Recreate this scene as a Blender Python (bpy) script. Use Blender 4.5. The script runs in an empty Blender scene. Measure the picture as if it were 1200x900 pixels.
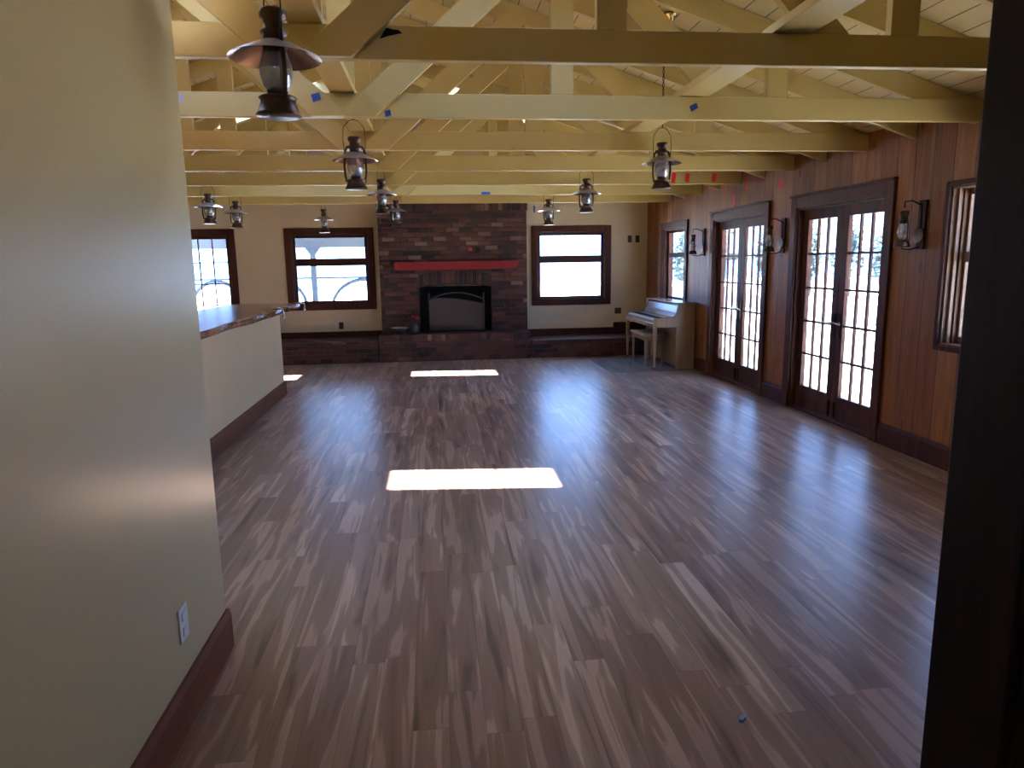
import bpy, bmesh, math, random
from mathutils import Vector, Matrix
random.seed(7)
SC = bpy.context.scene
COL = SC.collection

# ---------------------------------------------------------------- camera
H = 1.53
F_PX, YAW, PITCH, ROLL = 819.45, 0.10659, 0.1723, -0.015
def cam_axes():
    cy, sy = math.cos(YAW), math.sin(YAW)
    f = Vector((sy, cy, 0)); r = Vector((cy, -sy, 0)); u = Vector((0, 0, 1))
    cp, sp = math.cos(PITCH), math.sin(PITCH)
    f2 = cp*f - sp*u; u2 = sp*f + cp*u
    cr, sr = math.cos(ROLL), math.sin(ROLL)
    return cr*r + sr*u2, -sr*r + cr*u2, f2
cam = bpy.data.cameras.new('camera')
cam.sensor_width = 36; cam.lens = 36*F_PX/1200; cam.clip_start = 0.02; cam.clip_end = 300
camo = bpy.data.objects.new('camera', cam); COL.objects.link(camo)
_r, _u, _f = cam_axes()
camo.matrix_world = Matrix(((_r.x, _u.x, -_f.x, 0), (_r.y, _u.y, -_f.y, 0), (_r.z, _u.z, -_f.z, H), (0, 0, 0, 1)))
SC.camera = camo

# ---------------------------------------------------------------- world, sun, exposure
W = bpy.data.worlds.new('sky'); SC.world = W; W.use_nodes = True
nt = W.node_tree; bg = nt.nodes['Background']
tc = nt.nodes.new('ShaderNodeTexCoord'); sx = nt.nodes.new('ShaderNodeSeparateXYZ'); rp = nt.nodes.new('ShaderNodeValToRGB')
nt.links.new(tc.outputs['Generated'], sx.inputs[0]); nt.links.new(sx.outputs[2], rp.inputs[0]); nt.links.new(rp.outputs[0], bg.inputs[0])
rp.color_ramp.elements[0].color = (.27, .47, 1, 1); rp.color_ramp.elements[1].color = (.30, .48, 1, 1)
bg.inputs[1].default_value = 13.0
sun = bpy.data.lights.new('sun', 'SUN'); sun.energy = 100; sun.angle = math.radians(0.9); sun.color = (1, .97, .93)
so = bpy.data.objects.new('sun', sun); COL.objects.link(so)
so.rotation_euler = Vector((-.59, 1.22, -3.45)).to_track_quat('-Z', 'Y').to_euler()
so.location = (6, -4, 20)
vs = SC.view_settings
vs.view_transform = 'Standard'; vs.look = 'None'; vs.gamma = 1; vs.use_curve_mapping = False; vs.exposure = 0.15
SC.cycles.max_bounces = 10; SC.cycles.diffuse_bounces = 6; SC.cycles.glossy_bounces = 4
SC.cycles.transparent_max_bounces = 16; SC.cycles.sample_clamp_indirect = 12
SC.cycles.use_denoising = True
SC.cycles.caustics_reflective = False; SC.cycles.caustics_refractive = False

def portal(loc, direction, sx, sy):
    l = bpy.data.lights.new('daylight_portal', 'AREA'); l.shape = 'RECTANGLE'; l.size = sx; l.size_y = sy
    l.cycles.is_portal = True
    o = bpy.data.objects.new('daylight_portal', l); COL.objects.link(o)
    o.location = loc; o.rotation_euler = Vector(direction).to_track_quat('-Z', 'Z' if abs(direction[2]) < .9 else 'Y').to_euler()

# ---------------------------------------------------------------- tagging
def tag(o, label=None, cat=None, group=None, kind=None):
    if label: o['label'] = label
    if cat: o['category'] = cat
    if group: o['group'] = group
    if kind: o['kind'] = kind
    return o
def thing(name, label, cat, loc=(0, 0, 0), rz=0, group=None, kind=None):
    o = bpy.data.objects.new(name, None); COL.objects.link(o)
    o.empty_display_size = .1; o.location = loc; o.rotation_euler = (0, 0, rz)
    return tag(o, label, cat, group, kind)

# ---------------------------------------------------------------- mesh building
class MB:
    def __init__(s): s.bm = bmesh.new(); s.mi = 0
    def poly(s, pts):
        f = s.bm.faces.new([s.bm.verts.new(p) for p in pts]); f.material_index = s.mi; return f
    def hull8(s, v):
        vs_ = [s.bm.verts.new(p) for p in v]
        for q in ((0, 3, 2, 1), (4, 5, 6, 7), (0, 1, 5, 4), (1, 2, 6, 5), (2, 3, 7, 6), (3, 0, 4, 7)):
            s.bm.faces.new([vs_[i] for i in q]).material_index = s.mi
        return s
    def box(s, x0, x1, y0, y1, z0, z1):
        return s.hull8([(x0, y0, z0), (x1, y0, z0), (x1, y1, z0), (x0, y1, z0), (x0, y0, z1), (x1, y0, z1), (x1, y1, z1), (x0, y1, z1)])
    def taper(s, cx, cy, z0, z1, a0, b0, a1, b1, dx=0, dy=0):
        return s.hull8([(cx-a0, cy-b0, z0), (cx+a0, cy-b0, z0), (cx+a0, cy+b0, z0), (cx-a0, cy+b0, z0),
                        (cx+dx-a1, cy+dy-b1, z1), (cx+dx+a1, cy+dy-b1, z1), (cx+dx+a1, cy+dy+b1, z1), (cx+dx-a1, cy+dy+b1, z1)])
    def prism(s, pts, axis, a, b):
        """pts 2D polygon; axis 'x': (y,z), 'y': (x,z), 'z': (x,y)"""
        def P(p, t): return (t, p[0], p[1]) if axis == 'x' else ((p[0], t, p[1]) if axis == 'y' else (p[0], p[1], t))
        A = [s.bm.verts.new(P(p, a)) for p in pts]; B = [s.bm.verts.new(P(p, b)) for p in pts]
        n = len(pts)
        s.bm.faces.new(A).material_index = s.mi; s.bm.faces.new(B[::-1]).material_index = s.mi
        for i in range(n): s.bm.faces.new([A[i], B[i], B[(i+1) % n], A[(i+1) % n]]).material_index = s.mi
        return s
    def lathe(s, prof, c=(0, 0, 0), seg=24, closed=False):
        rings = []
        for r, z in prof:
            if r < 1e-5: rings.append([s.bm.verts.new((c[0], c[1], c[2]+z))])
            else: rings.append([s.bm.verts.new((c[0]+r*math.cos(2*math.pi*k/seg), c[1]+r*math.sin(2*math.pi*k/seg), c[2]+z)) for k in range(seg)])
        if closed: rings.append(rings[0])
        for A, B in zip(rings, rings[1:]):
            for k in range(seg):
                k2 = (k+1) % seg
                q = [A[0]] if len(A) == 1 else [A[k], A[k2]]
                q += [B[0]] if len(B) == 1 else [B[k2], B[k]]
                if len(q) > 2:
                    f = s.bm.faces.new(q); f.material_index = s.mi; f.smooth = True
        return s
    def tube(s, pts, r, seg=8, closed=False):
        pts = [Vector(p) for p in pts]; n = len(pts); rings = []
        up = Vector((0, 0, 1)); prev = None
        for i, p in enumerate(pts):
            if closed: t = pts[(i+1) % n]-pts[i-1]
            else: t = pts[min(i+1, n-1)]-pts[max(i-1, 0)]
            t.normalize()
            if prev is None:
                a = t.cross(up)
                if a.length < .05: a = t.cross(Vector((1, 0, 0)))
            else: a = prev - t*prev.dot(t)
            a.normalize(); prev = a; b = t.cross(a)
            rr = r[i] if isinstance(r, (list, tuple)) else r
            rings.append([s.bm.verts.new(p + a*rr*math.cos(2*math.pi*k/seg) + b*rr*math.sin(2*math.pi*k/seg)) for k in range(seg)])
        rr_ = list(zip(rings, rings[1:])) + ([(rings[-1], rings[0])] if closed else [])
        for A, B in rr_:
            for k in range(seg):
                f = s.bm.faces.new([A[k], A[(k+1) % seg], B[(k+1) % seg], B[k]]); f.smooth = True; f.material_index = s.mi
        if not closed:
            s.bm.faces.new(rings[0][::-1]).material_index = s.mi; s.bm.faces.new(rings[-1]).material_index = s.mi
        return s
    def build(s, name, mat, parent=None, bevel=0, kind=None, smooth=False, loc=None):
        bmesh.ops.recalc_face_normals(s.bm, faces=s.bm.faces)
        me = bpy.data.meshes.new(name); s.bm.to_mesh(me); s.bm.free()
        for m in (mat if isinstance(mat, (list, tuple)) else [mat]): me.materials.append(m)
        o = bpy.data.objects.new(name, me); COL.objects.link(o)
        if parent: o.parent = parent
        if loc: o.location = loc
        if bevel:
            b = o.modifiers.new('edge', 'BEVEL'); b.width = bevel; b.segments = 2; b.limit_method = 'ANGLE'; b.angle_limit = math.radians(40)
        if smooth:
            for f in me.polygons: f.use_smooth = True
        if kind: o['kind'] = kind
        return o
def copy_tree(o, parent=None):
    c = o.copy(); COL.objects.link(c)
    if parent: c.parent = parent
    for ch in o.children: copy_tree(ch, c)
    return c

# ---------------------------------------------------------------- materials
class N:
    """small node builder"""
    def __init__(s, name):
        s.m = bpy.data.materials.new(name); s.m.use_nodes = True
        s.t = s.m.node_tree; s.b = s.t.nodes['Principled BSDF']; s.out = s.t.nodes['Material Output']
    def n(s, typ, **kw):
        x = s.t.nodes.new(typ)
        for k, v in kw.items(): setattr(x, k, v)
        return x
    def l(s, a, b): s.t.links.new(a, b)
    def put(s, sock, v):
        if isinstance(v, bpy.types.NodeSocket): s.l(v, sock)
        else: sock.default_value = v
    def math(s, op, a, b=0.0, c=None):
        x = s.n('ShaderNodeMath', operation=op); s.put(x.inputs[0], a); s.put(x.inputs[1], b)
        if c is not None: s.put(x.inputs[2], c)
        return x.outputs[0]
    def obj(s):
        x = s.n('ShaderNodeTexCoord'); y = s.n('ShaderNodeSeparateXYZ'); s.l(x.outputs['Object'], y.inputs[0])
        return x.outputs['Object'], y.outputs[0], y.outputs[1], y.outputs[2]
    def xyz(s, a, b, c):
        x = s.n('ShaderNodeCombineXYZ')
        for i, v in enumerate((a, b, c)): s.put(x.inputs[i], v)
        return x.outputs[0]
    def white(s, v):
        x = s.n('ShaderNodeTexWhiteNoise', noise_dimensions='3D'); s.put(x.inputs[0], v); return x.outputs['Value'], x.outputs['Color']
    def noise(s, v, scale, detail=3, rough=.55, dist=0):
        x = s.n('ShaderNodeTexNoise'); s.put(x.inputs['Vector'], v)
        x.inputs['Scale'].default_value = scale; x.inputs['Detail'].default_value = detail
        x.inputs['Roughness'].default_value = rough; x.inputs['Distortion'].default_value = dist
        return x.outputs[0]
    def ramp(s, f, stops, interp='LINEAR'):
        x = s.n('ShaderNodeValToRGB'); x.color_ramp.interpolation = interp; e = x.color_ramp.elements
        while len(e) < len(stops): e.new(.5)
        for i, (p, c) in enumerate(stops):
            e[i].position = p; e[i].color = (c[0], c[1], c[2], 1) if isinstance(c, (tuple, list)) else (c, c, c, 1)
        s.put(x.inputs[0], f); return x.outputs[0]
    def mix(s, f, a, b, typ='MIX'):
        x = s.n('ShaderNodeMix', data_type='RGBA', blend_type=typ); s.put(x.inputs['Factor'], f)
        for k, v in ((6, a), (7, b)):
            if isinstance(v, (tuple, list)): v = (v[0], v[1], v[2], 1)
            s.put(x.inputs[k], v)
        return x.outputs[2]
    def bump(s, h, strength=.3, dist=.01):
        x = s.n('ShaderNodeBump'); s.put(x.inputs['Height'], h); x.inputs['Strength'].default_value = strength; x.inputs['Distance'].default_value = dist
        s.l(x.outputs[0], s.b.inputs['Normal'])
    def set(s, col=None, rough=None, metal=None, spec=None, coat=None, coat_r=None):
        if col is not None:
            if isinstance(col, (tuple, list)): col = (col[0], col[1], col[2], 1)
            s.put(s.b.inputs['Base Color'], col)
        if rough is not None: s.put(s.b.inputs['Roughness'], rough)
        if metal is not None: s.b.inputs['Metallic'].default_value = metal
        if spec is not None: s.b.inputs['Specular IOR Level'].default_value = spec
        if coat is not None: s.b.inputs['Coat Weight'].default_value = coat
        if coat_r is not None: s.b.inputs['Coat Roughness'].default_value = coat_r
        return s.m

def paint(name, col, rough=.5, var=.06, scale=3.0):
    k = N(name); c, x, y, z = k.obj()
    n = k.noise(c, scale, 4); n2 = k.noise(c, 90, 2)
    k.bump(n2, .06, .003)
    d = k.mix(n, tuple(v*(1-var) for v in col), tuple(min(1, v*(1+var)) for v in col))
    return k.set(d, rough)
def plain(name, col, rough=.5, metal=0, spec=None, coat=None, var=.1, scale=25):
    k = N(name); c, x, y, z = k.obj(); n = k.noise(c, scale, 3)
    d = k.mix(n, tuple(v*(1-var) for v in col), tuple(min(1, v*(1+var)) for v in col))
    return k.set(d, rough, metal, spec, coat)
def wood(name, dark, light, axis='z', rough=.4, scale=1.0, coat=None, spec=.4):
    k = N(name); c, x, y, z = k.obj()
    st = {'x': (2, 30, 30), 'y': (30, 2, 30), 'z': (30, 30, 2)}[axis]
    v = k.xyz(k.math('MULTIPLY', x, st[0]*scale), k.math('MULTIPLY', y, st[1]*scale), k.math('MULTIPLY', z, st[2]*scale))
    n = k.noise(v, 1.0, 5, .6, .6)
    k.bump(n, .08, .004)
    return k.set(k.ramp(n, [(.3, dark), (.72, light)]), rough, spec=spec, coat=coat)

def m_floor():
    k = N('laminate_floor'); c, x, y, z = k.obj()
    w, L = .122, 1.22
    cx = k.math('DIVIDE', x, w); ci = k.math('FLOOR', cx)
    r0, _ = k.white(k.xyz(ci, 3.1, 0))
    yy = k.math('ADD', k.math('DIVIDE', y, L), k.math('MULTIPLY', r0, 7.0)); ri = k.math('FLOOR', yy)
    idv, idc = k.white(k.xyz(ci, ri, 1.7)); sp = k.n('ShaderNodeSeparateXYZ'); k.l(idc, sp.inputs[0])
    # flame shaped heartwood / sapwood streaks, different on every plank
    v = k.xyz(k.math('ADD', k.math('MULTIPLY', x, 15.0), k.math('MULTIPLY', idv, 60)), k.math('ADD', k.math('MULTIPLY', y, 1.05), k.math('MULTIPLY', sp.outputs[1], 40)), k.math('MULTIPLY', sp.outputs[2], 30))
    big = k.noise(v, 1.0, 2, .5, .9)
    v2 = k.xyz(k.math('ADD', k.math('MULTIPLY', x, 90), k.math('MULTIPLY', idv, 90)), k.math('MULTIPLY', y, 2.2), k.math('MULTIPLY', idv, 50))
    fine = k.noise(v2, 1.0, 4, .6, .4)
    base = k.ramp(idv, [(0, (.225, .142, .108)), (.4, (.265, .174, .132)), (.75, (.30, .204, .156)), (.92, (.345, .245, .19)), (1, (.39, .29, .228))])
    streak = k.ramp(big, [(.29, (.40, .34, .32)), (.40, (.86, .83, .81)), (.54, (1.02, 1.0, .99)), (.58, (1.6, 1.66, 1.72)), (.74, (1.4, 1.45, 1.5))])
    d = k.mix(1.0, base, streak, 'MULTIPLY')
    d = k.mix(1.0, d, k.ramp(fine, [(.3, .92), (.7, 1.06)]), 'MULTIPLY')
    fx = k.math('FRACT', cx); fy = k.math('FRACT', yy)
    ex = k.math('MINIMUM', fx, k.math('SUBTRACT', 1.0, fx)); ey = k.math('MULTIPLY', k.math('MINIMUM', fy, k.math('SUBTRACT', 1.0, fy)), L/w)
    e = k.math('MINIMUM', ex, ey); g = k.ramp(e, [(.0, .55), (.018, 1.0)])
    d = k.mix(1.0, d, g, 'MULTIPLY')
    k.bump(k.math('ADD', k.math('MULTIPLY', fine, .25), g), .04, .003)
    return k.set(d, k.ramp(fine, [(.2, .27), (.8, .35)]), spec=.75)

def m_pine(name='knotty_pine', axis='y', w=.205, c0=(.18, .066, .021), c1=(.36, .155, .052)):
    k = N(name); c, x, y, z = k.obj(); a = y if axis == 'y' else x
    q = k.math('DIVIDE', a, w); i = k.math('FLOOR', q); idv, idc = k.white(k.xyz(i, 7.7, 0))
    v = k.xyz(k.math('MULTIPLY', a, 26), k.math('MULTIPLY', idv, 60), k.math('ADD', k.math('MULTIPLY', z, 1.8), k.math('MULTIPLY', idv, 20)))
    g = k.noise(v, 1.0, 4, .55, 1.2)
    base = k.mix(idv, c0, c1)
    d = k.mix(1.0, base, k.ramp(g, [(.25, (.62, .58, .52)), (.75, (1.28, 1.25, 1.2))]), 'MULTIPLY')
    vo = k.n('ShaderNodeTexVoronoi'); k.l(k.xyz(k.math('MULTIPLY', a, 5.0), k.math('MULTIPLY', idv, 31), k.math('MULTIPLY', z, 2.1)), vo.inputs['Vector']); vo.inputs['Scale'].default_value = 1.0
    kn = k.ramp(vo.outputs['Distance'], [(.05, .28), (.13, 1.0)])
    d = k.mix(1.0, d, kn, 'MULTIPLY')
    f = k.math('FRACT', q); e = k.math('MINIMUM', f, k.math('SUBTRACT', 1.0, f))
    s = k.ramp(e, [(0, .22), (.035, 1)])
    d = k.mix(1.0, d, s, 'MULTIPLY'); k.bump(s, .5, .008)
    return k.set(d, .48, spec=.3)

def m_sheathing():
    k = N('painted_roof_boards'); c, x, y, z = k.obj()
    q = k.math('DIVIDE', x, .142); f = k.math('FRACT', q); e = k.math('MINIMUM', f, k.math('SUBTRACT', 1.0, f))
    n = k.noise(c, 4, 3); s = k.ramp(e, [(.012, .12), (.03, 1)])
    d = k.mix(1.0, k.mix(n, (.60, .475, .225), (.70, .56, .29)), s, 'MULTIPLY'); k.bump(s, .6, .01)
    return k.set(d, .5)

def m_brick(name, bw=.205, bh=.072, soldier=False, dark=1.0):
    k = N(name); c, x, y, z = k.obj(); u = k.math('ADD', x, y)
    if soldier: U, V, w, h = u, z, .072, .5
    else: U, V, w, h = u, z, bw, bh
    rv = k.math('DIVIDE', k.math('ADD', V, 10), h); ri = k.math('FLOOR', rv)
    off = 0.0 if soldier else k.math('MULTIPLY', k.math('MODULO', ri, 2.0), .5)
    cu = k.math('ADD', k.math('DIVIDE', U, w), off); ci = k.math('FLOOR', cu)
    idv, idc = k.white(k.xyz(ci, ri, 2.2))
    col = k.ramp(idv, [(0, (.022, .014, .016)), (.22, (.060, .024, .022)), (.5, (.105, .036, .028)), (.80, (.125, .043, .034)), (.94, (.155, .062, .046)), (.985, (.27, .17, .135))], 'CONSTANT' if False else 'LINEAR')
    n = k.noise(c, 28, 4, .6); col = k.mix(1.0, col, k.ramp(n, [(.25, .48), (.75, 1.05)]), 'MULTIPLY')
    fu = k.math('FRACT', cu); fv = k.math('FRACT', rv)
    eu = k.math('MULTIPLY', k.math('MINIMUM', fu, k.math('SUBTRACT', 1.0, fu)), w); ev = k.math('MULTIPLY', k.math('MINIMUM', fv, k.math('SUBTRACT', 1.0, fv)), h)
    e = eu if soldier else k.math('MINIMUM', eu, ev)
    mk = k.ramp(e, [(.003, 0.0), (.0055, 1.0)])
    col = k.mix(mk, (.075, .058, .055), col)
    if dark != 1: col = k.mix(1.0, col, (dark, dark, dark), 'MULTIPLY')
    k.bump(k.math('ADD', mk, k.math('MULTIPLY', n, .4)), .8, .012)
    return k.set(col, .72)

def m_glass(name, tint=(.93, .97, .97), refl=.05, rough=.02):
    k = N(name); k.t.nodes.remove(k.b)
    tr = k.n('ShaderNodeBsdfTransparent'); tr.inputs[0].default_value = (*tint, 1)
    gl = k.n('ShaderNodeBsdfGlossy'); gl.inputs[0].default_value = (.9, .95, 1, 1); gl.inputs['Roughness'].default_value = rough
    lw = k.n('ShaderNodeLayerWeight'); lw.inputs[0].default_value = .3
    f = k.math('ADD', k.math('MULTIPLY', lw.outputs['Fresnel'], .5), refl)
    mx = k.n('ShaderNodeMixShader'); k.put(mx.inputs[0], f); k.l(tr.outputs[0], mx.inputs[1]); k.l(gl.outputs[0], mx.inputs[2])
    k.l(mx.outputs[0], k.out.inputs[0]); return k.m
def m_skylight():
    k = N('cloudy_skylight_acrylic'); k.t.nodes.remove(k.b)
    tr = k.n('ShaderNodeBsdfTransparent'); tr.inputs[0].default_value = (.95, .97, 1, 1)
    tl = k.n('ShaderNodeBsdfTranslucent'); tl.inputs[0].default_value = (.85, .93, 1, 1)
    gl = k.n('ShaderNodeBsdfGlossy'); gl.inputs['Roughness'].default_value = .1
    a = k.n('ShaderNodeMixShader'); a.inputs[0].default_value = .03; k.l(tr.outputs[0], a.inputs[1]); k.l(tl.outputs[0], a.inputs[2])
    b = k.n('ShaderNodeMixShader'); b.inputs[0].default_value = .06; k.l(a.outputs[0], b.inputs[1]); k.l(gl.outputs[0], b.inputs[2])
    k.l(b.outputs[0], k.out.inputs[0]); return k.m
def m_globe(name='lantern_globe_glass', t=(.74, .76, .80, 1), df_=.36, gl_=.22, a_=(.50, .52, .56), b_=(.66, .68, .72)):
    k = N(name); k.t.nodes.remove(k.b)
    tr = k.n('ShaderNodeBsdfTransparent'); tr.inputs[0].default_value = t
    gl = k.n('ShaderNodeBsdfGlossy'); gl.inputs[0].default_value = (.95, .97, 1, 1); gl.inputs['Roughness'].default_value = .12
    df = k.n('ShaderNodeBsdfDiffuse'); c, *_ = k.obj(); k.l(k.mix(k.noise(c, 30, 3), a_, b_), df.inputs[0])
    a = k.n('ShaderNodeMixShader'); a.inputs[0].default_value = df_; k.l(tr.outputs[0], a.inputs[1]); k.l(df.outputs[0], a.inputs[2])
    b = k.n('ShaderNodeMixShader'); b.inputs[0].default_value = gl_; k.l(a.outputs[0], b.inputs[1]); k.l(gl.outputs[0], b.inputs[2])
    k.l(b.outputs[0], k.out.inputs[0]); return k.m
def m_slab():
    k = N('varnished_slab'); c, x, y, z = k.obj()
    v = k.xyz(k.math('MULTIPLY', x, 9), k.math('MULTIPLY', y, 1.1), z); n = k.noise(v, 1.2, 5, .6, 1.6)
    d = k.ramp(n, [(.3, (.085, .028, .012)), (.5, (.20, .075, .026)), (.68, (.36, .17, .065))])
    return k.set(d, .27, spec=.45)
def m_leaf(name, a, b):
    k = N(name); g = k.n('ShaderNodeNewGeometry'); d = k.mix(g.outputs['Random Per Island'], a, b)
    k.set(d, .6); return k.m
def m_mesh():
    k = N('fire_screen_mesh'); c, x, y, z = k.obj()
    n = k.noise(c, 160, 2); n2 = k.noise(c, 4, 2)
    d = k.mix(n2, (.042, .034, .034), (.068, .056, .055)); k.bump(n, .4, .004); return k.set(d, .6, .2)

MT = dict(
 floor=m_floor(), pine=m_pine(), sheath=m_sheathing(), brick=m_brick('old_red_brick'), soldier=m_brick('soldier_course_brick', soldier=True),
 beam=paint('yellow_beam_paint', (.60, .46, .175), .42, .05), cream=paint('cream_wall_paint', (.65, .54, .39), .55), counter=paint('counter_cream_paint', (.66, .48, .25), .5), hall=paint('yellow_cream_hall_paint', (.60, .485, .25), .30, .04, 1.2),
 trim=wood('dark_stained_trim', (.038, .012, .008), (.092, .028, .016), 'z', .5, spec=.2), base=wood('reddish_baseboard', (.13, .042, .018), (.21, .075, .033), 'y', .5, spec=.15),
 door=wood('stained_door_wood', (.050, .018, .012), (.125, .040, .024), 'z', .5, spec=.2), jamb=wood('pine_jamb', (.11, .05, .026), (.24, .125, .065), 'z', .45),
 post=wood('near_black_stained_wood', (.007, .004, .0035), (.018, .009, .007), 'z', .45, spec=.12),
 glass=m_glass('window_glass'), sglass=m_skylight(), globe=m_globe(),
 bronze=plain('aged_bronze', (.075, .045, .032), .38, .85), tin=plain('galvanised_tin', (.50, .50, .56), .36, .6), copper=plain('copper_lining', (.34, .20, .12), .26, .95),
 iron=plain('black_iron', (.02, .018, .018), .5, .6), chrome=plain('chrome', (.8, .8, .82), .12, 1), wick=plain('dark_burner', (.03, .025, .02), .5, .5),
 slab=m_slab(), red=wood('red_painted_mantel', (.23, .012, .018), (.32, .022, .028), 'x', .5), soot=plain('sooty_firebox', (.010, .008, .008), .85), screen=m_mesh(),
 blond=wood('blond_piano_wood', (.29, .19, .115), (.41, .29, .185), 'z', .27, .8), blondx=wood('blond_piano_wood_long', (.29, .19, .115), (.41, .29, .185), 'y', .2, .8),
 ivory=plain('white_piano_keys', (.75, .74, .70), .25), ebony=plain('black_piano_keys', (.012, .012, .014), .25), seat=plain('tan_bench_pad', (.36, .25, .17), .3),
 white=plain('white_plastic', (.78, .79, .80), .35, var=.02), brown=plain('dark_brown_plate', (.030, .016, .012), .4), blue=plain('blue_painters_tape', (.035, .10, .42), .6), redtape=plain('red_tape', (.75, .03, .05), .55),
 lilac=plain('pale_lilac_tape', (.50, .48, .62), .6), black=plain('charred_black', (.008, .006, .006), .8), clip=plain('blue_plastic', (.05, .25, .55), .25, var=.25, scale=300),
 bowlm=plain('dark_glazed_bowl', (.03, .028, .035), .3), bowlw=plain('white_bowl_rim', (.55, .54, .55), .3), jar=plain('dark_green_jar', (.022, .032, .026), .3), petal=plain('dark_red_petals', (.30, .012, .02), .6), leaf=plain('dark_leaf', (.02, .05, .025), .6),
 mat=m_globe('clear_vinyl_mat', (.97, .98, .98, 1), .22, .10, (.34, .42, .48), (.40, .48, .54)), concrete=paint('pale_patio_concrete', (.62, .60, .56), .85, .1, 2), wallout=paint('white_garden_wall', (.74, .73, .70), .8), porch=paint('grey_porch_paint', (.13, .165, .22), .6),
 leaf1=m_leaf('tree_leaves', (.07, .10, .09), (.20, .25, .22)), leaf2=m_leaf('hedge_leaves', (.07, .12, .06), (.20, .27, .14)), bark=wood('bark', (.06, .045, .035), (.14, .11, .09), 'z', .9),
 roofing=paint('grey_roofing', (.16, .15, .15), .9), socket=plain('brass_socket', (.62, .45, .16), .25, .9), bulb=plain('frosted_bulb', (.75, .74, .70), .2), deck=paint('pale_porch_floor', (.5, .48, .45), .8),
)

# ---------------------------------------------------------------- room dimensions
XR, XL, YB, XRIDGE = 3.64, -4.66, 11.9, -.51
PITCHS = .32
ZB, TIE = 2.403, .14
def z_under(x): return 2.40 + PITCHS*(XR - XRIDGE - abs(x-XRIDGE))      # underside of the rafters
RD = .148                                                               # rafter depth measured vertically
def z_roof(x): return z_under(x) + RD
YF = 1.01
TR = [2.049 + 1.2348*i for i in range(8)]                                # trusses

# ================================================================= structure
MB().box(XL-.2, XR+.15, -2.6, YB+.15, -.12, 0).build('floor', MT['floor'], kind='structure')

def wall(axis, f0, f1, s0, s1, z0, z1, openings):
    """a wall with holes; axis 'x': constant x from f0..f1, running along y"""
    m = MB()
    def bx(a, b, c, d):
        if b-a < 1e-4 or d-c < 1e-4: return
        if axis == 'x': m.box(f0, f1, a, b, c, d)
        else: m.box(a, b, f0, f1, c, d)
    cur = s0
    for a, b, c, d in sorted(openings):
        bx(cur, a, z0, z1); bx(a, b, z0, c); bx(a, b, d, z1); cur = b
    bx(cur, s1, z0, z1)
    return m
D1, D2 = (7.52, 8.95, 0, 2.02), (5.42, 6.83, 0, 2.02)
WRF, WRN = (10.02, 11.0, .9, 2.0), (3.40, 4.71, .89, 2.01)
wall('x', XR, XR+.15, YF, YB+.15, 0, 2.55, [D1, D2, WRF, WRN]).build('wall_right', MT['pine'], kind='structure')
BL, BR, BF = (-2.30, -1.08, .90, 2.02), (1.74, 2.90, .90, 2.02), (-4.48, -3.28, .55, 2.02)
m = wall('y', YB, YB+.15, XL-.2, XR+.15, 0, 2.50, [BL, BR, BF])
m.prism([(XL-.2, 2.5), (XR+.15, 2.5), (XR+.15, z_roof(XR+.15)), (XRIDGE, z_roof(XRIDGE)), (XL-.2, z_roof(XL-.2))], 'y', YB, YB+.15)
m.build('wall_back', MT['cream'], kind='structure')
MB().box(XL-.2, XL, -2.6, YB+.15, 0, 2.5).build('wall_left', MT['cream'], kind='structure')
# the wall beside the camera, turning left at its corner
m = MB().box(-1.005, -.885, -2.6, 2.745, 0, 3.55)
m.build('wall_hall', MT['hall'], kind='structure', bevel=.006)
MB().box(XL, -1.006, 2.60, 2.745, 0, 2.39).build('wall_partition', MT['hall'], kind='structure')
# dark stained wall and doorway edge on the right
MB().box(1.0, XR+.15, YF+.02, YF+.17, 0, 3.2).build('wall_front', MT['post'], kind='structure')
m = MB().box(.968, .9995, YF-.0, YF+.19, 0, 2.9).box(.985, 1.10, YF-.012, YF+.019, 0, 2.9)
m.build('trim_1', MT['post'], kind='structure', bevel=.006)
wall('x', 1.85, 1.97, -2.6, YF+.019, 0, 2.9, []).build('wall_entry', MT['hall'], kind='structure')
MB().box(-.885, 1.85, -2.6, -2.48, 0, 3.6).build('wall_rear', MT['hall'], kind='structure')

# roof boards with four skylight holes
SKY_Y = [(3.36, 3.89), (8.30, 8.83)]
SKY_X = [(.26, 1.40), (-2.42, -1.28)]
def roof_piece(m, x0, x1, y0, y1, t0=0, t1=.03):
    m.hull8([(x0, y0, z_roof(x0)+t0), (x1, y0, z_roof(x1)+t0), (x1, y1, z_roof(x1)+t0), (x0, y1, z_roof(x0)+t0),
             (x0, y0, z_roof(x0)+t1), (x1, y0, z_roof(x1)+t1), (x1, y1, z_roof(x1)+t1), (x0, y1, z_roof(x0)+t1)])
def roof_layer(m, t0, t1, xe, y0, y1):
    for side in (0, 1):
        sx = SKY_X[side]; a, b = (XRIDGE, XR+xe) if side == 0 else (XL-xe, XRIDGE)
        cur = y0
        for (p, q) in SKY_Y:
            roof_piece(m, a, b, cur, p, t0, t1); roof_piece(m, a, sx[0], p, q, t0, t1); roof_piece(m, sx[1], b, p, q, t0, t1); cur = q
        roof_piece(m, a, b, cur, y1, t0, t1)
    return m
roof_layer(MB(), 0, .028, .75, -2.6, YB+.5).build('ceiling', MT['sheath'], kind='structure')
roof_layer(MB(), .03, .09, .78, -2.63, YB+.53).build('roof', MT['roofing'], kind='structure')
MB().box(XR+.001, XR+.149, YF+.18, YB, 2.551, z_roof(XR+.15)-.002).build('trim_2', MT['beam'], kind='structure')
n = 5
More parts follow.
